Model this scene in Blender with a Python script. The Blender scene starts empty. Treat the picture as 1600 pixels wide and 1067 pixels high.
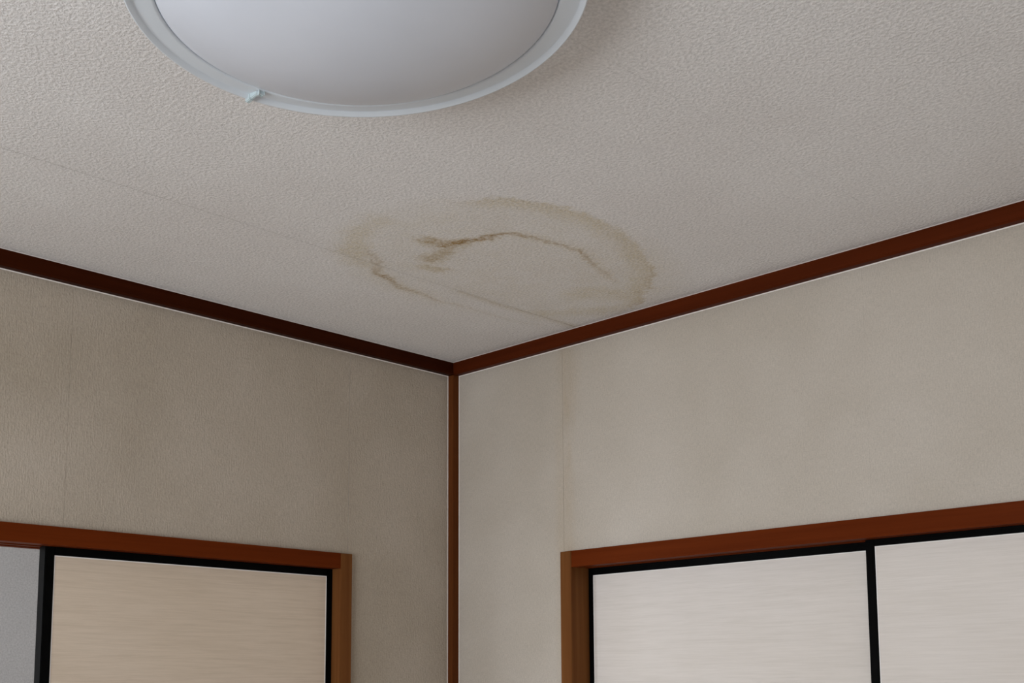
import bpy, bmesh, math, random
import numpy as np
from mathutils import Matrix, Vector

C = bpy.context.scene.collection
SC = bpy.context.scene

# ------------------------------------------------------------------ camera, light, exposure
W_PX, H_PX, F_PX, CY_PX = 1600, 1067, 1872.39, 838.93
cam_data = bpy.data.cameras.new('camera')
cam_data.sensor_width = 36.0
cam_data.lens = F_PX * 36.0 / W_PX
cam_data.shift_y = (CY_PX - H_PX / 2) / W_PX
cam_data.clip_start = 0.02
cam = bpy.data.objects.new('camera', cam_data)
C.objects.link(cam)
R_ = Vector((0.7097422726880643, 0.7044452051164197, -0.00478114505807466))
U_ = Vector((0.09094289541388248, -0.08489236029923723, 0.9922311610388801))
F_ = Vector((-0.6985666010720243, 0.7046632104426268, 0.12431598334634822))
m = Matrix((R_, U_, -F_)).transposed().to_4x4()
m.translation = Vector((2.459076518523411, -2.2486184790243517, 1.4889815935445025))
cam.matrix_world = m
SC.camera = cam

world = bpy.data.worlds.new('sky')
SC.world = world
world.use_nodes = True
bg = world.node_tree.nodes['Background']
bg.inputs['Color'].default_value = (0.80, 0.90, 1.0, 1)
bg.inputs['Strength'].default_value = 1.0


def area_light(name, loc, rot, sx, sy, power, color):
    l = bpy.data.lights.new(name, 'AREA')
    l.shape = 'RECTANGLE'
    l.size, l.size_y = sx, sy
    l.energy, l.color = power, color
    o = bpy.data.objects.new(name, l)
    o.location, o.rotation_euler = loc, rot
    C.objects.link(o)
    return o


ROOM_X, ROOM_Y, H = 3.6, -3.6, 2.4
# daylight standing in the window behind the camera
area_light('window_daylight', (1.55, -3.70, 1.42), (math.radians(90), 0, 0), 1.86, 1.16, 62, (0.915, 0.965, 1.0))
# added light without a seen source, brightens the passage beyond the left door
area_light('passage_fill', (-0.62, -2.90, 1.5), (math.radians(90), 0, math.radians(0)), 0.7, 1.0, 40.0, (0.86, 0.93, 1.0))

SC.view_settings.view_transform = 'Standard'
SC.view_settings.look = 'None'
SC.view_settings.gamma = 1
SC.view_settings.exposure = 0.0
SC.view_settings.use_curve_mapping = False
SC.cycles.use_denoising = True
SC.cycles.max_bounces = 10
SC.cycles.diffuse_bounces = 8


# ------------------------------------------------------------------ materials
def new_mat(name):
    mt = bpy.data.materials.new(name)
    mt.use_nodes = True
    nt = mt.node_tree
    b = nt.nodes['Principled BSDF']
    return mt, nt, b


def coords(nt, scale=(1, 1, 1), geo=True):
    mp = nt.nodes.new('ShaderNodeMapping')
    mp.inputs['Scale'].default_value = scale
    if geo:
        g = nt.nodes.new('ShaderNodeNewGeometry')
        nt.links.new(g.outputs['Position'], mp.inputs['Vector'])
    else:
        g = nt.nodes.new('ShaderNodeTexCoord')
        nt.links.new(g.outputs['Object'], mp.inputs['Vector'])
    return mp.outputs['Vector']


def noise(nt, vec, scale, detail=2.0, rough=0.5):
    n = nt.nodes.new('ShaderNodeTexNoise')
    n.inputs['Scale'].default_value = scale
    n.inputs['Detail'].default_value = detail
    n.inputs['Roughness'].default_value = rough
    nt.links.new(vec, n.inputs['Vector'])
    return n.outputs['Fac']


def ramp(nt, fac, stops):
    r = nt.nodes.new('ShaderNodeValToRGB')
    e = r.color_ramp.elements
    while len(e) < len(stops):
        e.new(0.5)
    for el, (p, c) in zip(e, stops):
        el.position = p
        el.color = (*c, 1) if len(c) == 3 else c
    nt.links.new(fac, r.inputs['Fac'])
    return r.outputs['Color']


def mix(nt, fac, a, b, blend='MIX'):
    x = nt.nodes.new('ShaderNodeMix')
    x.data_type = 'RGBA'
    x.blend_type = blend
    for sock, v in ((x.inputs['Factor'], fac), (x.inputs['A'], a), (x.inputs['B'], b)):
        if isinstance(v, (int, float)):
            sock.default_value = v
        elif isinstance(v, tuple):
            sock.default_value = (*v, 1)
        else:
            nt.links.new(v, sock)
    return x.outputs['Result']


def math_node(nt, op, a, b=0.0):
    x = nt.nodes.new('ShaderNodeMath')
    x.operation = op
    for s, v in zip(x.inputs, (a, b)):
        if isinstance(v, (int, float)):
            s.default_value = v
        else:
            nt.links.new(v, s)
    return x.outputs[0]


def bump(nt, b, height, strength, dist):
    n = nt.nodes.new('ShaderNodeBump')
    n.inputs['Strength'].default_value = strength
    n.inputs['Distance'].default_value = dist
    nt.links.new(height, n.inputs['Height'])
    nt.links.new(n.outputs['Normal'], b.inputs['Normal'])


def wallpaper(name, base, aged, fine=170.0, thread=None, stain=False, bump_d=0.0012, strength=0.5, age_scale=2.2, trail=None):
    mt, nt, b = new_mat(name)
    v = coords(nt)
    big = noise(nt, v, age_scale, 3.0, 0.55)
    col = ramp(nt, big, [(0.36, aged), (0.62, base)])
    mid = noise(nt, v, 14.0, 3.0, 0.6)
    col = mix(nt, 0.10, col, ramp(nt, mid, [(0.3, tuple(c * 0.75 for c in base)), (0.7, base)]))
    if trail is not None:
        # faint brown run of old leak water down the wall beside a seam
        sep = nt.nodes.new('ShaderNodeSeparateXYZ')
        nt.links.new(coords(nt), sep.inputs[0])
        dx = math_node(nt, 'ABSOLUTE', math_node(nt, 'SUBTRACT', sep.outputs['X'], trail))
        run = ramp(nt, math_node(nt, 'MULTIPLY', dx, 10.0), [(0.0, (0.85, 0.85, 0.85)), (0.55, (0, 0, 0))])
        brk = ramp(nt, noise(nt, coords(nt, (14, 14, 3)), 1.0, 3.0, 0.6), [(0.35, (0, 0, 0)), (0.7, (1, 1, 1))])
        col = mix(nt, math_node(nt, 'MULTIPLY', run, brk), col, (0.90, 0.80, 0.66), 'MULTIPLY')
    grain = noise(nt, v, fine, 2.5, 0.6)
    height = grain
    if thread:
        tv = coords(nt, thread)
        th = noise(nt, tv, 1.0, 2.0, 0.6)
        height = math_node(nt, 'ADD', math_node(nt, 'MULTIPLY', grain, 0.6), math_node(nt, 'MULTIPLY', th, 0.5))
    speck = ramp(nt, height, [(0.30, (0.84, 0.84, 0.84)), (0.70, (1.12, 1.12, 1.12))])
    col = mix(nt, 1.0, col, speck, 'MULTIPLY')
    if stain:
        at = nt.nodes.new('ShaderNodeAttribute'); at.attribute_name = 'stain_tan'
        ad = nt.nodes.new('ShaderNodeAttribute'); ad.attribute_name = 'stain_brown'
        fn = noise(nt, v, 150.0, 4.0, 0.75)
        brk = ramp(nt, fn, [(0.34, (0.35, 0.35, 0.35)), (0.64, (1.3, 1.3, 1.3))])
        f1 = math_node(nt, 'MULTIPLY', at.outputs['Fac'], brk)
        f2 = math_node(nt, 'MULTIPLY', ad.outputs['Fac'], brk)
        col = mix(nt, f1, col, (0.76, 0.67, 0.46), 'MULTIPLY')
        col = mix(nt, f2, col, (0.335, 0.205, 0.070))
        wr = nt.nodes.new('ShaderNodeAttribute'); wr.attribute_name = 'wrinkle'
        height = math_node(nt, 'ADD', height, math_node(nt, 'MULTIPLY', wr.outputs['Fac'], 1.6))
    nt.links.new(col, b.inputs['Base Color'])
    b.inputs['Roughness'].default_value = 0.75
    b.inputs['Specular IOR Level'].default_value = 0.25
    bump(nt, b, height, strength, bump_d)
    return mt


def wood(name, dark, light, axis, rough=0.42, coat=0.0):
    mt, nt, b = new_mat(name)
    s = [70.0, 70.0, 70.0]
    s['xyz'.index(axis)] = 2.2
    v = coords(nt, tuple(s))
    g1 = noise(nt, v, 1.0, 4.0, 0.6)
    s2 = [14.0, 14.0, 14.0]
    s2['xyz'.index(axis)] = 1.1
    g2 = noise(nt, coords(nt, tuple(s2)), 1.0, 2.0, 0.5)
    f = math_node(nt, 'ADD', math_node(nt, 'MULTIPLY', g1, 0.55), math_node(nt, 'MULTIPLY', g2, 0.45))
    col = ramp(nt, f, [(0.34, dark), (0.64, light)])
    nt.links.new(col, b.inputs['Base Color'])
    b.inputs['Roughness'].default_value = rough
    b.inputs['Coat Weight'].default_value = coat
    b.inputs['Coat Roughness'].default_value = 0.3
    b.inputs['Specular IOR Level'].default_value = 0.03
    bump(nt, b, g1, 0.12, 0.0008)
    return mt


def plain(name, col, rough=0.5, spec=0.4, var=0.06, scale=30.0, bump_s=0.0):
    mt, nt, b = new_mat(name)
    n = noise(nt, coords(nt), scale, 3.0, 0.55)
    c = ramp(nt, n, [(0.3, tuple(x * (1 - var) for x in col)), (0.7, tuple(min(1, x * (1 + var)) for x in col))])
    nt.links.new(c, b.inputs['Base Color'])
    b.inputs['Roughness'].default_value = rough
    b.inputs['Specular IOR Level'].default_value = spec
    if bump_s:
        bump(nt, b, n, bump_s, 0.001)
    return mt


def door_paper(name, base, streak, horiz):
    # woven door paper: fine threads running sideways
    mt, nt, b = new_mat(name)
    s = (13.0, 13.0, 360.0)
    t1 = noise(nt, coords(nt, s), 1.0, 3.0, 0.65)
    t2 = noise(nt, coords(nt, (4.0, 4.0, 110.0)), 1.0, 3.0, 0.6)
    f = math_node(nt, 'ADD', math_node(nt, 'MULTIPLY', t1, 0.55), math_node(nt, 'MULTIPLY', t2, 0.45))
    col = ramp(nt, f, [(0.30, streak), (0.56, base), (0.75, tuple(min(1, c * 1.05) for c in base))])
    big = noise(nt, coords(nt), 3.0, 2.0, 0.5)
    col = mix(nt, 1.0, col, ramp(nt, big, [(0.3, (0.95, 0.94, 0.92)), (0.7, (1, 1, 1))]), 'MULTIPLY')
    nt.links.new(col, b.inputs['Base Color'])
    b.inputs['Roughness'].default_value = 0.6
    b.inputs['Specular IOR Level'].default_value = 0.3
    bump(nt, b, t1, 0.25, 0.0006)
    return mt


def acrylic(name, col, rough=0.28, sub=0.3):
    mt, nt, b = new_mat(name)
    n = noise(nt, coords(nt), 7.0, 3.0, 0.5)
    c = ramp(nt, n, [(0.3, tuple(x * 0.96 for x in col)), (0.7, col)])
    nt.links.new(c, b.inputs['Base Color'])
    b.inputs['Roughness'].default_value = rough
    b.inputs['Subsurface Weight'].default_value = sub
    b.inputs['Subsurface Radius'].default_value = (0.01, 0.01, 0.01)
    b.inputs['Subsurface Scale'].default_value = 1.0
    b.inputs['Specular IOR Level'].default_value = 0.45
    return mt


M = {}
M['ceiling_paper'] = wallpaper('ceiling_paper', (0.80, 0.775, 0.765), (0.755, 0.722, 0.708), fine=175, stain=True,
                               bump_d=0.0027, strength=0.8)
M['left_paper'] = wallpaper('left_paper', (0.47, 0.405, 0.337), (0.385, 0.325, 0.255), fine=210, thread=(330, 330, 55),
                            bump_d=0.0024, strength=0.8, age_scale=1.7)
M['right_paper'] = wallpaper('right_paper', (0.525, 0.47, 0.412), (0.465, 0.41, 0.348), fine=330,
                             thread=(420, 420, 90), bump_d=0.0016, strength=0.7, age_scale=1.9, trail=0.435)
M['plaster'] = plain('plaster', (0.50, 0.46, 0.42), 0.8, 0.2)
M['passage_paper'] = wallpaper('passage_paper', (0.56, 0.55, 0.55), (0.53, 0.52, 0.52), fine=200, bump_d=0.0008, strength=0.4)
M['off_white'] = plain('off_white', (0.80, 0.74, 0.70), 0.6, 0.3, 0.03)  # pale colour of the thin beads beside mouldings, post and jamb
for a in 'xyz':
    M['head_wood_' + a] = wood('head_wood_' + a, (0.094, 0.015, 0.0020), (0.130, 0.0235, 0.004), a)
    M['jamb_wood_' + a] = wood('jamb_wood_' + a, (0.125, 0.044, 0.0125), (0.185, 0.073, 0.0225), a)
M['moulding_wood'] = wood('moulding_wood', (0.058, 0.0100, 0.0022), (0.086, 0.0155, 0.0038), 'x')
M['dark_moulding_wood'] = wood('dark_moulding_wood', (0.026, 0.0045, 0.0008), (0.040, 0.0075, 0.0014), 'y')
M['post_wood'] = wood('post_wood', (0.080, 0.022, 0.0060), (0.125, 0.038, 0.0105), 'z')
M['lacquer'] = plain('lacquer', (0.0020, 0.0020, 0.0020), 0.3, 0.03, 0.2)
M['beige_paper'] = door_paper('beige_paper', (0.685, 0.57, 0.46), (0.60, 0.49, 0.385), 'y')
M['white_paper'] = door_paper('white_paper', (0.735, 0.678, 0.638), (0.665, 0.61, 0.565), 'x')
M['border'] = plain('border', (0.86, 0.82, 0.79), 0.6, 0.3, 0.03)
M['metal'] = plain('metal', (0.16, 0.14, 0.12), 0.35, 0.5)
M['metal'].node_tree.nodes['Principled BSDF'].inputs['Metallic'].default_value = 0.8
M['dome'] = acrylic('dome', (0.675, 0.70, 0.77), 0.30)
M['rim'] = acrylic('rim', (0.66, 0.70, 0.75), 0.32)
M['latch'] = acrylic('latch', (0.50, 0.58, 0.60), 0.18)
M['lamp_base'] = plain('lamp_base', (0.70, 0.69, 0.67), 0.4)
M['matting'] = plain('matting', (0.55, 0.535, 0.51), 0.7, 0.2, 0.12, 120.0)
M['boards'] = plain('boards', (0.35, 0.24, 0.15), 0.4, 0.4, 0.15)


# ------------------------------------------------------------------ mesh helpers
def link_mesh(name, me, mat, parent=None, loc=(0, 0, 0)):
    o = bpy.data.objects.new(name, me)
    me.name = name
    if mat:
        me.materials.append(mat)
    o.location = loc
    C.objects.link(o)
    if parent:
        o.parent = parent
    return o


def boxes(name, lst, mat, parent=None, bevel=0.0, org=(0, 0, 0)):
    """lst of (x0,y0,z0,x1,y1,z1) joined in one mesh; org = parent's location."""
    bm = bmesh.new()
    for (x0, y0, z0, x1, y1, z1) in lst:
        r = bmesh.ops.create_cube(bm, size=1.0)
        for v in r['verts']:
            v.co = Vector(((x0 + x1) / 2 + v.co.x * abs(x1 - x0) - org[0],
                           (y0 + y1) / 2 + v.co.y * abs(y1 - y0) - org[1],
                           (z0 + z1) / 2 + v.co.z * abs(z1 - z0) - org[2]))
    if bevel:
        bmesh.ops.bevel(bm, geom=bm.edges[:], offset=bevel, segments=2, affect='EDGES', clamp_overlap=True)
    bmesh.ops.recalc_face_normals(bm, faces=bm.faces)
    me = bpy.data.meshes.new(name)
    bm.to_mesh(me)
    bm.free()
    return link_mesh(name, me, mat, parent)


def prism(name, prof, path_axis, a0, a1, mat, parent=None, org=(0, 0, 0)):
    """closed profile of (u, z) swept along x or y; u is the other horizontal coordinate."""
    bm = bmesh.new()
    rings = []
    for a in (a0, a1):
        ring = []
        for (u, z) in prof:
            co = (a, u, z) if path_axis == 'x' else (u, a, z)
            ring.append(bm.verts.new((co[0] - org[0], co[1] - org[1], co[2] - org[2])))
        rings.append(ring)
    n = len(prof)
    for i in range(n):
        j = (i + 1) % n
        bm.faces.new((rings[0][i], rings[0][j], rings[1][j], rings[1][i]))
    bm.faces.new(rings[0]); bm.faces.new(rings[1][::-1])
    bmesh.ops.recalc_face_normals(bm, faces=bm.faces)
    me = bpy.data.meshes.new(name)
    bm.to_mesh(me)
    bm.free()
    return link_mesh(name, me, mat, parent)


def tag(o, label=None, cat=None, group=None, kind=None):
    for k, v in (('label', label), ('category', cat), ('group', group), ('kind', kind)):
        if v:
            o[k] = v
    return o


def structure(o, label=None, cat=None):
    return tag(o, label, cat, None, 'structure')


def empty(name, loc):
    o = bpy.data.objects.new(name, None)
    o.location = loc
    o.empty_display_size = 0.1
    C.objects.link(o)
    return o


# ------------------------------------------------------------------ ceiling with its stained paper
Wt = 0.12   # wall thickness
ceiling = boxes('ceiling', [(-Wt, ROOM_Y - Wt, H + 0.002, ROOM_X + Wt, Wt, H + 0.08)], M['plaster'])
structure(ceiling, 'off white papered ceiling with a brown water stain above the corner', 'ceiling')

STAIN = {
 'inner': [(0.6679, -0.6444), (0.6952, -0.6347), (0.7112, -0.6274), (0.7382, -0.6179), (0.7694, -0.616), (0.8059, -0.6135), (0.8239, -0.5867), (0.8318, -0.5491), (0.8416, -0.5127), (0.8497, -0.4738), (0.8496, -0.4318), (0.8399, -0.3852), (0.8208, -0.3264), (0.8003, -0.276), (0.7791, -0.2237), (0.7516, -0.1748)],
 'blob': [(0.6704, -0.6868), (0.68, -0.6646), (0.6868, -0.6396), (0.7085, -0.6248)],
 'blob2': [(0.5955, -0.6149), (0.6173, -0.6118), (0.6487, -0.6177)],
 'blob3': [(0.5471, -0.5853), (0.5626, -0.5533)],
 'low': [(0.5365, -0.7412), (0.5169, -0.7046), (0.481, -0.6727), (0.4493, -0.6504), (0.4393, -0.6234), (0.4303, -0.5903), (0.4152, -0.5515), (0.4093, -0.513), (0.4069, -0.4699), (0.3983, -0.4203), (0.4032, -0.3673), (0.4032, -0.2932), (0.4163, -0.1899), (0.435, -0.104)],
 'left': [(0.7222, -0.779), (0.7019, -0.7964), (0.6775, -0.8163), (0.6281, -0.8165), (0.5722, -0.7956), (0.5184, -0.7597), (0.4861, -0.7166), (0.467, -0.677)],
 'outer': [(0.8491, -0.7985), (0.8705, -0.7723), (0.9062, -0.748), (0.9365, -0.7246), (0.9522, -0.6864), (0.9681, -0.6476), (0.9783, -0.6017), (0.9867, -0.5459), (0.9837, -0.4884), (0.9674, -0.4199), (0.9469, -0.3512), (0.9101, -0.2749), (0.8702, -0.2049), (0.8085, -0.139), (0.7455, -0.0892), (0.6898, -0.05), (0.6332, -0.0326)],
 'fill': [(0.6545, -0.2056), (0.7123, -0.1924), (0.7208, -0.1378)],
 'fill2': [(0.5059, -0.1628), (0.5756, -0.117), (0.6445, -0.0716)],
 'seam': [(0.4831, -0.4264), (0.4784, -0.2905), (0.487, -0.1498), (0.487, -0.0227)],
}


def vnoise(x, y, seed):
    """smooth value noise in 0..1 on numpy arrays"""
    rng = np.random.RandomState(seed)
    lat = rng.rand(256, 256)
    xi, yi = np.floor(x).astype(int), np.floor(y).astype(int)
    fx, fy = x - xi, y - yi
    fx, fy = fx * fx * (3 - 2 * fx), fy * fy * (3 - 2 * fy)
    g = lambda a, b: lat[a % 256, b % 256]
    return (g(xi, yi) * (1 - fx) + g(xi + 1, yi) * fx) * (1 - fy) + (g(xi, yi + 1) * (1 - fx) + g(xi + 1, yi + 1) * fx) * fy


def fbm(x, y, s, seed, octs=4):
    t, a, n = 0, 1.0, 0
    for k in range(octs):
        t = t + a * vnoise(x * s + 17.3 * k, y * s + 5.1 * k, seed + k)
        n += a
        a *= 0.55
        s *= 2.1
    return t / n


def poly_dist(x, y, pts):
    """distance, parameter 0..1 along the line, and side (cross sign) of the nearest piece"""
    best = np.full(x.shape, 9.9); par = np.zeros(x.shape); side = np.zeros(x.shape)
    seg = [math.dist(pts[i], pts[i + 1]) for i in range(len(pts) - 1)]
    tot, acc = sum(seg), 0.0
    for i, L in enumerate(seg):
        (ax, ay), (bx, by) = pts[i], pts[i + 1]
        dx, dy = (bx - ax) / L, (by - ay) / L
        t = np.clip((x - ax) * dx + (y - ay) * dy, 0, L)
        d = np.hypot(x - ax - dx * t, y - ay - dy * t)
        c = dx * (y - ay) - dy * (x - ax)
        k = d < best
        best = np.where(k, d, best); par = np.where(k, (acc + t) / tot, par); side = np.where(k, np.sign(c), side)
        acc += L
    return best, par, side


def stain_masks(x, y):
    wx = x + 0.026 * (fbm(x, y, 22, 3) - 0.5) + 0.022 * (fbm(x, y, 130, 13) - 0.5)
    wy = y + 0.036 * (fbm(x, y, 22, 9) - 0.5) + 0.040 * (fbm(x, y, 130, 29) - 0.5)
    patch = fbm(x, y, 30, 41)
    rag = fbm(x, y, 90, 57)
    # inner scorched line
    d, t, s = poly_dist(wx, wy, STAIN['inner'])
    env = np.interp(t, [0, 0.08, 0.22, 0.35, 0.5, 0.7, 0.85, 1.0], [0.9, 1.0, 0.75, 0.5, 0.55, 0.5, 0.25, 0.0])
    wid = np.interp(t, [0, 0.2, 0.35, 1], [0.0140, 0.0100, 0.0050, 0.0055])
    line = np.exp(-(d / wid) ** 2) * env * np.clip(0.35 + 1.3 * rag, 0, 1.3)
    brown = 1.0 * line
    wr = np.exp(-(d / 0.010) ** 2) * env * (rag - 0.5) * 1.6
    tan = 0.55 * np.exp(-(d / 0.028) ** 2) * np.interp(t, [0, 0.2, 0.8, 1], [1, 0.8, 0.8, 0.4])
    # brown smudges near its start
    for key, amp, w in (('blob', 0.75, 0.018), ('blob2', 0.45, 0.020), ('blob3', 0.25, 0.014)):
        d, t, s = poly_dist(wx, wy, STAIN[key])
        g = np.exp(-(d / w) ** 2)
        brown = np.maximum(brown, amp * g * np.clip(2.0 * rag - 0.35, 0, 1.1))
        tan = np.maximum(tan, 0.7 * np.exp(-(d / (w * 1.7)) ** 2))
    # lower left line
    d, t, s = poly_dist(wx, wy, STAIN['low'])
    env = np.interp(t, [0, 0.08, 0.16, 0.22, 0.30, 0.42, 0.55, 0.7, 1.0], [0.3, 0.4, 0.45, 0.75, 0.7, 0.5, 0.28, 0.15, 0.1])
    wid = np.interp(t, [0, 0.25, 0.4, 1], [0.008, 0.0085, 0.0045, 0.004])
    brown = np.maximum(brown, 0.85 * np.exp(-(d / wid) ** 2) * env * np.clip(0.2 + 1.5 * rag, 0, 1.3))
    tan = np.maximum(tan, 0.5 * np.exp(-(d / 0.022) ** 2) * np.clip(env * 2, 0, 1))
    tan = np.maximum(tan, 0.30 * np.exp(-(d / 0.055) ** 2) * np.clip(env * 2.2, 0, 1) * np.clip(0.4 + patch, 0, 1.1))
    wr = wr + np.exp(-(d / 0.010) ** 2) * env * (rag - 0.5)
    # broad left band
    d, t, s = poly_dist(wx, wy, STAIN['left'])
    tan = np.maximum(tan, 0.55 * np.exp(-(d / 0.040) ** 2) * np.interp(t, [0, 0.15, 0.8, 1], [0.1, 0.8, 1, 0.7]) * np.clip(0.45 + patch, 0, 1.2))
    # outer tide mark: crisp outside, soft inside
    d, t, s = poly_dist(wx, wy, STAIN['outer'])
    sd = d * s                        # negative outside
    band = np.where(sd >= 0, np.exp(-(sd / 0.055) ** 2), np.exp(-(sd / 0.010) ** 2))
    env = np.interp(t, [0, 0.08, 0.25, 0.5, 0.75, 0.88, 1.0], [0.15, 0.75, 0.75, 0.8, 0.9, 0.85, 0.3])
    tan = np.maximum(tan, 0.78 * band * env * np.clip(0.55 + 0.8 * patch, 0, 1.15))
    edge = np.exp(-(d / 0.007) ** 2) * np.interp(t, [0, 0.1, 0.35, 0.55, 0.72, 0.8, 0.88, 1], [0.05, 0.12, 0.06, 0.12, 0.34, 0.30, 0.36, 0.1])
    brown = np.maximum(brown, edge * np.clip(1.8 * rag - 0.2, 0, 1.2))
    # inside wash
    ex, ey = (x - 0.72) / 0.27, (y + 0.43) / 0.40
    inside = np.clip(1.25 - (ex * ex + ey * ey), 0, 0.5) * 2
    tan = np.maximum(tan, 0.27 * inside * np.clip(0.3 + patch, 0, 1.2))
    for key, amp, w in (('fill', 0.62, 0.055), ('fill2', 0.50, 0.050)):
        d, t, s = poly_dist(wx, wy, STAIN[key])
        tan = np.maximum(tan, amp * np.exp(-(d / w) ** 2) * np.clip(0.4 + patch, 0, 1.2))
    d, t, s = poly_dist(x, y, STAIN['seam'])
    brown = np.maximum(brown, 0.22 * np.exp(-(d / 0.0035) ** 2) * np.clip(0.4 + rag, 0, 1.2))
    tan = np.maximum(tan, 0.35 * np.exp(-(d / 0.02) ** 2))
    return np.clip(tan, 0, 1), np.clip(brown, 0, 1), wr


def ceiling_strip(x0, x1):
    fx0, fx1, fy0, fy1, st = 0.34, 1.04, -0.93, 0.0, 0.0032
    def axis(a, b, f0, f1):
        pts = [a]
        lo, hi = max(a, f0), min(b, f1)
        if hi > lo:
            if lo > a: pts.append(lo)
            n = max(1, int(round((hi - lo) / st)))
            pts += [lo + (hi - lo) * i / n for i in range(1, n + 1)]
        if pts[-1] < b - 1e-9: pts.append(b)
        return np.array(pts)
    xs, ys = axis(x0, x1, fx0, fx1), axis(ROOM_Y, 0.0, fy0, fy1)
    X, Y = np.meshgrid(xs, ys, indexing='ij')
    X, Y = X.ravel(), Y.ravel()
    nx, ny = len(xs), len(ys)
    co = np.stack([X, Y, np.full(X.shape, H)], 1)
    i = np.arange(nx - 1)[:, None] * ny + np.arange(ny - 1)[None, :]
    quads = np.stack([i, i + 1, i + ny + 1, i + ny], -1).reshape(-1, 4)
    me = bpy.data.meshes.new('wallpaper_strip')
    me.vertices.add(len(co)); me.vertices.foreach_set('co', co.ravel())
    me.loops.add(quads.size); me.loops.foreach_set('vertex_index', quads.ravel())
    me.polygons.add(len(quads)); me.polygons.foreach_set('loop_start', np.arange(0, quads.size, 4))
    me.update(calc_edges=True)
    tan, brown, wr = stain_masks(X, Y)
    for nm, v in (('stain_tan', tan), ('stain_brown', brown), ('wrinkle', wr)):
        me.attributes.new(nm, 'FLOAT', 'POINT').data.foreach_set('value', v.astype(np.float32))
    return link_mesh('wallpaper_strip', me, M['ceiling_paper'], ceiling)


GAP = 0.00012
cx = [0.0, 0.487, 1.397, 2.307, 3.217, ROOM_X]
for a, b in zip(cx[:-1], cx[1:]):
    ceiling_strip(a + (0.0004 if a == 0.487 else GAP), b - (0.0004 if b == 0.487 else GAP))

# ------------------------------------------------------------------ walls, floor
L_OUT, L_IN, L_TOP, L_BOT = -0.3642, -0.4001, 1.830, 1.7909     # left door frame (along y)
R_OUT, R_IN, R_TOP, R_BOT = 0.4147, 0.4519, 1.8294, 1.7881      # right door frame (along x)
L_END_IN, L_END_OUT = -1.905, -1.941
R_END_IN, R_END_OUT = 2.040, 2.077
PT = 0.0009                                                      # paper thickness

wall_left = boxes('wall_left', [(-Wt, L_OUT - 0.005, 0, -PT, Wt, H), (-Wt, L_END_OUT + 0.005, L_TOP - 0.005, -PT, L_OUT - 0.005, H),
                                (-Wt, ROOM_Y - Wt, 0, -PT, L_END_OUT + 0.005, H)], M['plaster'])
structure(wall_left, 'beige papered wall left of the corner, over the half open door', 'wall')
wall_right = boxes('wall_right', [(-PT, PT, 0, R_OUT + 0.005, Wt, H), (R_OUT + 0.005, PT, R_TOP - 0.005, R_END_OUT - 0.005, Wt, H),
                                  (R_END_OUT - 0.005, PT, 0, ROOM_X + Wt, Wt, H)], M['plaster'])
structure(wall_right, 'pale papered wall right of the corner, over the two white doors', 'wall')


def strip_left(y0, y1, z0, z1):
    boxes('wallpaper_strip', [(-PT, y0 + 0.00025, z0, 0, y1 - 0.00025, z1)], M['left_paper'], wall_left)


def strip_right(x0, x1, z0, z1):
    g0, g1 = (0.0003 if x < 1 else GAP * 0.5 for x in (x0, x1))
    boxes('wallpaper_strip', [(x0 + g0, 0, z0, x1 - g1, PT, z1)], M['right_paper'], wall_right)


strip_left(L_OUT - 0.004, 0.0, 0, H)
for a, b in ((-1.125, -0.3695), (-1.935, -1.125)):
    strip_left(a, b, L_TOP - 0.004, H)
for a, b in ((-2.80, -1.9365), (ROOM_Y, -2.80)):
    strip_left(a, b, 0, H)
strip_right(0.0, R_OUT + 0.002, 0, H)
for a, b in ((R_OUT + 0.002, 1.27), (1.27, 2.073)):
    strip_right(a, b, R_TOP - 0.004, H)
strip_right(2.073, 2.90, 0, H)
strip_right(2.90, ROOM_X, 0, H)

# the walls behind the camera; the one facing the right wall has the window
WX0, WX1, WZ0, WZ1 = 0.62, 2.48, 0.84, 2.0
wall_back = boxes('wall_back', [(0, ROOM_Y - Wt, 0, WX0, ROOM_Y, H), (WX1, ROOM_Y - Wt, 0, ROOM_X + Wt, ROOM_Y, H),
                                (WX0, ROOM_Y - Wt, 0, WX1, ROOM_Y, WZ0), (WX0, ROOM_Y - Wt, WZ1, WX1, ROOM_Y, H)], M['plaster'])
structure(wall_back, 'papered wall with the window behind the camera', 'wall')
wall_front = boxes('wall_front', [(ROOM_X, ROOM_Y, 0, ROOM_X + Wt, 0, H)], M['plaster'])
structure(wall_front, 'plain papered wall to the right behind the camera', 'wall')
window = boxes('window_1', [(WX0, ROOM_Y - 0.09, WZ0, WX0 + 0.035, ROOM_Y + 0.012, WZ1), (WX1 - 0.035, ROOM_Y - 0.09, WZ0, WX1, ROOM_Y + 0.012, WZ1),
                            (WX0 + 0.035, ROOM_Y - 0.09, WZ0, WX1 - 0.035, ROOM_Y + 0.012, WZ0 + 0.035), (WX0 + 0.035, ROOM_Y - 0.09, WZ1 - 0.035, WX1 - 0.035, ROOM_Y + 0.012, WZ1)],
               M['head_wood_x'])
structure(window, 'wooden window frame open to the daylight behind the camera', 'window')
floor = boxes('floor', [(-Wt, ROOM_Y - Wt, -0.06, ROOM_X + Wt, Wt, 0)], M['matting'])
structure(floor, 'pale matting floor of the room', 'floor')

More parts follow.
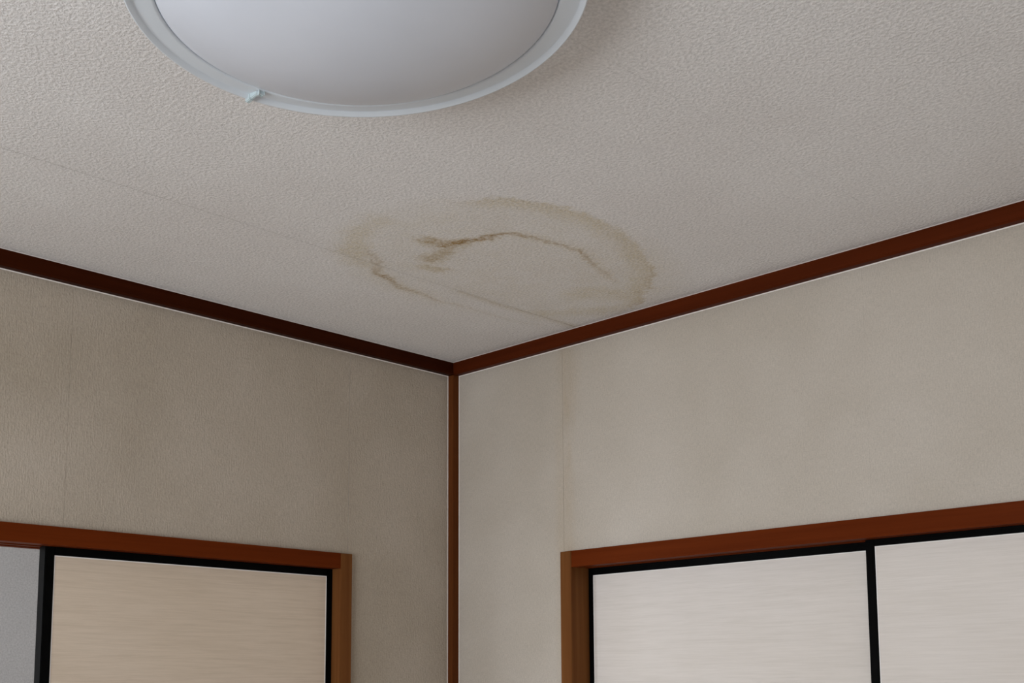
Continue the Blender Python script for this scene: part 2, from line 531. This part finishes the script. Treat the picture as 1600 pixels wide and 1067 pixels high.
# the passage beyond the left door
PX0, PY0, PY1 = -1.12, -3.2, 0.3
passage = boxes('wall_passage', [(PX0 - 0.06, PY0, 0, PX0, PY1, H), (PX0, PY1, 0, -Wt, PY1 + 0.06, H), (PX0, PY0 - 0.06, 0, -Wt, PY0, H),
                                 ], M['passage_paper'])
structure(passage, 'pale grey passage wall seen past the beige sliding door', 'wall')
pc = boxes('ceiling_passage', [(PX0 - 0.06, PY0 - 0.06, H, -Wt, PY1 + 0.06, H + 0.06)], M['plaster'])
structure(pc, 'ceiling of the passage beyond the left door', 'ceiling')
pf = boxes('floor_passage', [(PX0 - 0.06, PY0 - 0.06, -0.06, -Wt, PY1 + 0.06, 0)], M['boards'])
structure(pf, 'board floor of the passage beyond the left door', 'floor')

# ------------------------------------------------------------------ dark mouldings under the ceiling and the corner post
DM, HM, PO = 0.022, 0.036, 0.0218
CB = 0.0022        # width of the thin pale bead along the wood edges
zt, zb = H - 0.0006, H - HM
prof_l = [(0.0, zt), (DM, zt), (DM, zb + 0.004), (DM - 0.004, zb), (0.0, zb)]
prof_r = [(-u, z) for u, z in prof_l]
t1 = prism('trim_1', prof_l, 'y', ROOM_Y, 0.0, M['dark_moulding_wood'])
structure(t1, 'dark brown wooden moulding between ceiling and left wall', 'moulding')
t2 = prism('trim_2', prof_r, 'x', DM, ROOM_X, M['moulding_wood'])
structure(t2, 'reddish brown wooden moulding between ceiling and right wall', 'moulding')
prism('pale_bead', [(DM, zt), (DM + CB, zt), (DM, zt - CB * 0.5)], 'y', ROOM_Y, -DM, M['off_white'], t1)['label'] = 'thin pale bead along the moulding'
prism('pale_bead', [(0, zb), (0, zb - CB), (CB * 0.6, zb)], 'y', ROOM_Y, -PO, M['off_white'], t1)['label'] = 'thin pale bead under the moulding'
prism('pale_bead', [(-DM, zt), (-DM - CB, zt), (-DM, zt - CB * 0.5)], 'x', DM, ROOM_X, M['off_white'], t2)['label'] = 'thin pale bead along the moulding'
prism('pale_bead', [(0, zb), (0, zb - CB), (-CB * 0.6, zb)], 'x', PO, ROOM_X, M['off_white'], t2)['label'] = 'thin pale bead under the moulding'
t3 = boxes('trim_3', [(0, -PO, 0, PO, 0, zb)], M['post_wood'], bevel=0.0012)
structure(t3, 'slim brown corner post between the two walls', 'post')
boxes('pale_bead', [(0, -PO - CB, 0, 0.0012, -PO, zb)], M['off_white'], t3)['label'] = 'thin pale bead beside the post'
boxes('pale_bead', [(PO, -0.0012, 0, PO + CB, 0, zb)], M['off_white'], t3)['label'] = 'thin pale bead beside the post'

# ------------------------------------------------------------------ door frames
PR, PRJ, DEPTH = 0.012, 0.0135, 0.094


def track_head(u_front, u_back, z0, z1, sgn):
    """head rail profile with two sliding grooves cut in its underside; u runs into the wall"""
    g = 0.007
    us = [u_front, u_front + 0.032, u_front + 0.054, u_front + 0.067, u_front + 0.089, u_back]
    prof = [(us[0], z1), (us[0], z0), (us[1], z0), (us[1], z0 + g), (us[2], z0 + g), (us[2], z0),
            (us[3], z0), (us[3], z0 + g), (us[4], z0 + g), (us[4], z0), (us[5], z0), (us[5], z1)]
    return [(u * sgn, z) for u, z in prof]


d1 = empty('door_1', (0, L_IN, 0))
structure(d1, 'reddish brown wooden door frame in the left wall', 'door frame')
o1 = (0, L_IN, 0)
boxes('jamb', [(-DEPTH - 0.026, L_IN, 0, PRJ, L_OUT, L_TOP)], M['jamb_wood_z'], d1, 0.001, o1)
boxes('jamb', [(-DEPTH - 0.026, L_END_OUT, 0, PRJ, L_END_IN, L_TOP)], M['jamb_wood_z'], d1, 0.001, o1)
prism('head_rail', track_head(-PR, DEPTH, L_BOT, L_TOP, -1), 'y', L_END_IN, L_IN, M['head_wood_y'], d1, o1)
boxes('sill', [(-DEPTH, L_END_IN, 0, PR, L_IN, 0.012)], M['head_wood_y'], d1, 0.001, o1)

d2 = empty('door_2', (R_IN, 0, 0))
structure(d2, 'brown wooden door frame in the right wall', 'door frame')
o2 = (R_IN, 0, 0)
boxes('jamb', [(R_OUT, -PRJ, 0, R_IN, DEPTH + 0.026, R_TOP)], M['jamb_wood_z'], d2, 0.001, o2)
boxes('jamb', [(R_END_IN, -PRJ, 0, R_END_OUT, DEPTH + 0.026, R_TOP)], M['jamb_wood_z'], d2, 0.001, o2)
prism('head_rail', track_head(-PR, DEPTH, R_BOT, R_TOP, 1), 'x', R_IN, R_END_IN, M['head_wood_x'], d2, o2)
boxes('sill', [(R_IN, -PR, 0, R_END_IN, DEPTH, 0.012)], M['head_wood_x'], d2, 0.001, o2)
boxes('pale_bead', [(R_OUT - 0.0022, -0.0012, 0, R_OUT, 0, R_TOP)], M['off_white'], d2, 0, o2)['label'] = 'thin pale bead beside the jamb'
# closet back behind the white doors
cl = boxes('wall_closet', [(R_OUT, 0.9, 0, R_END_OUT, 0.95, H), (R_OUT - 0.05, Wt, 0, R_OUT, 0.95, H), (R_END_OUT, Wt, 0, R_END_OUT + 0.05, 0.95, H),
                           (R_OUT, Wt, H - 0.05, R_END_OUT, 0.9, H), (R_OUT, Wt, -0.05, R_END_OUT, 0.9, 0)], M['plaster'])
structure(cl, 'closed closet behind the two white doors', 'wall')


def fusuma(axis, a0, a1, u0, thick, sgn, ztop, z_paper, stile0, stile1, paper_mat, label, group=None, pull_at=0.06):
    """sliding door: a0..a1 along the wall, u0 = front face, sgn = direction into the wall"""
    zbot = 0.014
    u1 = u0 + sgn * thick
    lo = lambda a, b: (min(a, b), max(a, b))
    um = (u0 + u1) / 2
    loc = ((a0 + a1) / 2, um, zbot) if axis == 'x' else (um, (a0 + a1) / 2, zbot)
    t = empty('sliding_door', loc)
    tag(t, label, 'door', group, 'thing')

    def part(name, s0, s1, z0, z1, d0, d1, mat, bev=0.0):
        v0, v1 = lo(u0 + sgn * d0, u0 + sgn * d1)
        b = (s0, v0, z0, s1, v1, z1) if axis == 'x' else (v0, s0, z0, v1, s1, z1)
        return boxes(name, [b], mat, t, bev, loc)
    part('stile', a0, a0 + stile0, zbot, ztop, 0, thick, M['lacquer'], 0.0015)
    part('stile', a1 - stile1, a1, zbot, ztop, 0, thick, M['lacquer'], 0.0015)
    p0, p1 = a0 + stile0, a1 - stile1
    part('top_rail', p0, p1, z_paper, ztop, 0.0005, thick - 0.0005, M['lacquer'], 0.001)
    part('bottom_rail', p0, p1, zbot, zbot + 0.02, 0.0005, thick - 0.0005, M['lacquer'], 0.001)
    pz0 = zbot + 0.02
    part('paper_panel', p0, p1, pz0, z_paper, 0.0022, thick - 0.0022, paper_mat)
    e, ww = 0.0016, 0.0022
    def strip(s0, s1, z0, z1):
        v0, v1 = lo(u0 + sgn * e, u0 + sgn * 0.0022)
        return (s0, v0, z0, s1, v1, z1) if axis == 'x' else (v0, s0, z0, v1, s1, z1)
    br = boxes('paper_edging', [strip(p0, p1, z_paper - ww, z_paper), strip(p0, p0 + ww, pz0, z_paper - ww),
                                strip(p1 - ww, p1, pz0, z_paper - ww)], M['border'], t, 0, loc)  # narrow whiter strips along the top and sides of the paper
    br['label'] = 'thin whiter strip around the door paper'
    # round finger pull, below the picture
    pa = p0 + pull_at if pull_at > 0 else p1 + pull_at
    bm = bmesh.new()
    n = 20
    rings = []
    for (r, d) in ((0.027, 0.0021), (0.026, 0.0006), (0.021, 0.0012), (0.019, 0.006), (0.0, 0.0065)):
        ring = []
        for k in range(n):
            a, z = pa + r * math.cos(k * math.tau / n), 0.92 + r * math.sin(k * math.tau / n)
            u = u0 + sgn * d
            co = (a, u, z) if axis == 'x' else (u, a, z)
            ring.append(bm.verts.new(Vector(co) - Vector(loc)))
        rings.append(ring)
    for q in range(len(rings) - 1):
        for k in range(n):
            j = (k + 1) % n
            bm.faces.new((rings[q][k], rings[q][j], rings[q + 1][j], rings[q + 1][k]))
    bmesh.ops.remove_doubles(bm, verts=bm.verts, dist=1e-5)
    bmesh.ops.recalc_face_normals(bm, faces=bm.faces)
    me = bpy.data.meshes.new('finger_pull')
    bm.to_mesh(me); bm.free()
    link_mesh('finger_pull', me, M['metal'], t)
    return t


fusuma('y', -1.1525, L_IN - 0.0004, -0.021, 0.030, -1, L_BOT + 0.004, 1.7727, 0.0210, 0.0172, M['beige_paper'],
       'beige papered sliding door with black lacquered edges in the left wall')
fusuma('x', R_IN + 0.0004, 1.262, 0.051, 0.030, 1, R_BOT + 0.004, 1.7703, 0.0151, 0.020, M['white_paper'],
       'whitish papered sliding door next to the jamb, set back behind its neighbour')
fusuma('x', 1.2415, R_END_IN - 0.0004, 0.0195, 0.029, 1, R_BOT + 0.004, 1.7736, 0.0205, 0.0151, M['white_paper'],
       'whitish papered sliding door at the right edge, overlapping in front', pull_at=-0.06)

# ------------------------------------------------------------------ ceiling lamp
LC = Vector((1.35359, -1.39531, 2.335))
LN = Vector((-0.07039, -0.01041, 1.0)).normalized()
E1 = Vector((0, 1, 0)).cross(LN).normalized()
E2 = LN.cross(E1)
BASE = Vector((LC.x, LC.y, H))
lamp = empty('ceiling_lamp', BASE)
tag(lamp, 'round white flush ceiling lamp with a pale grey rim, switched off', 'lamp')


def lathe(name, prof, mat, parent, n=160, closed=False):
    """profile (r, h) about the lamp's slightly tilted axis; h measured along the axis, up"""
    bm = bmesh.new()
    rings = []
    for (r, h) in prof:
        if r < 1e-6:
            rings.append([bm.verts.new(LC + LN * h - BASE)])
        else:
            rings.append([bm.verts.new(LC + E1 * (r * math.cos(k * math.tau / n)) + E2 * (r * math.sin(k * math.tau / n)) + LN * h - BASE)
                          for k in range(n)])
    pairs = list(zip(rings[:-1], rings[1:])) + ([(rings[-1], rings[0])] if closed else [])
    for A, B in pairs:
        for k in range(n):
            j = (k + 1) % n
            if len(A) == 1:
                bm.faces.new((A[0], B[j], B[k]))
            elif len(B) == 1:
                bm.faces.new((A[k], A[j], B[0]))
            else:
                bm.faces.new((A[k], A[j], B[j], B[k]))
    bmesh.ops.recalc_face_normals(bm, faces=bm.faces)
    me = bpy.data.meshes.new(name)
    bm.to_mesh(me); bm.free()
    me.polygons.foreach_set('use_smooth', [True] * len(me.polygons))
    return link_mesh(name, me, mat, parent)


RO, RI = 0.2857, 0.2490
# rim: a flat ring with a rounded outer lip
lathe('rim', [(RO - 0.003, 0.013), (RO, 0.008), (RO, -0.0005), (RO - 0.0012, -0.0026), (RO - 0.0028, -0.0026), (RO - 0.0075, 0.0024),
              (RO - 0.0095, 0.0026), (RI + 0.004, -0.0040), (RI + 0.001, -0.0036), (RI, -0.0015), (RI - 0.001, 0.008), (RO - 0.02, 0.018)], M['rim'], lamp, closed=True)
# domed diffuser
prof = [(RI - 0.0012, 0.010), (RI - 0.0012, -0.0024)]
SAG = 0.064
for k in range(1, 29):
    a = k / 28
    r = (RI - 0.0012) * math.cos(a * math.pi / 2)
    prof.append((r if k < 28 else 0.0, -0.0024 - SAG * (1 - (r / (RI - 0.0012)) ** 2.0) ** 0.84))
lathe('diffuser', prof, M['dome'], lamp).data.update()
# mounting pan between the ring and the ceiling
bm = bmesh.new()
r = bmesh.ops.create_cone(bm, cap_ends=True, segments=64, radius1=0.215, radius2=0.19, depth=0.05)
for v in r['verts']:
    v.co.z -= 0.0258
me = bpy.data.meshes.new('mounting_pan')
bm.to_mesh(me); bm.free()
link_mesh('mounting_pan', me, M['lamp_base'], lamp)['label'] = 'white mounting pan above the rim'
# clear clip gripping the rim
bm = bmesh.new()
ang = math.radians(174.6)
er = E1 * math.cos(ang) + E2 * math.sin(ang)
et = LN.cross(er)
def clip_box(r0, r1, w, h0, h1, skew=0.0):
    rr = bmesh.ops.create_cube(bm, size=1.0)
    for v in rr['verts']:
        q = v.co.copy()
        rad = (r0 + r1) / 2 + q.x * (r1 - r0)
        v.co = LC + er * rad + et * (q.y * w + skew * (rad - RI)) + LN * ((h0 + h1) / 2 + q.z * (h1 - h0)) - BASE
clip_box(RI + 0.006, RO - 0.004, 0.0055, -0.0055, 0.004, 0.10)
clip_box(RO - 0.010, RO + 0.0020, 0.0070, -0.0068, 0.004, 0.10)
clip_box(RO - 0.001, RO + 0.0030, 0.0060, -0.0060, 0.010, 0.10)
clip_box(RI + 0.003, RI + 0.008, 0.0070, -0.0085, 0.002, 0.10)
bmesh.ops.bevel(bm, geom=bm.edges[:], offset=0.0012, segments=2, affect='EDGES', clamp_overlap=True)
bmesh.ops.recalc_face_normals(bm, faces=bm.faces)
me = bpy.data.meshes.new('clip')
bm.to_mesh(me); bm.free()
link_mesh('clip', me, M['latch'], lamp)['label'] = 'small clear plastic clip on the rim'
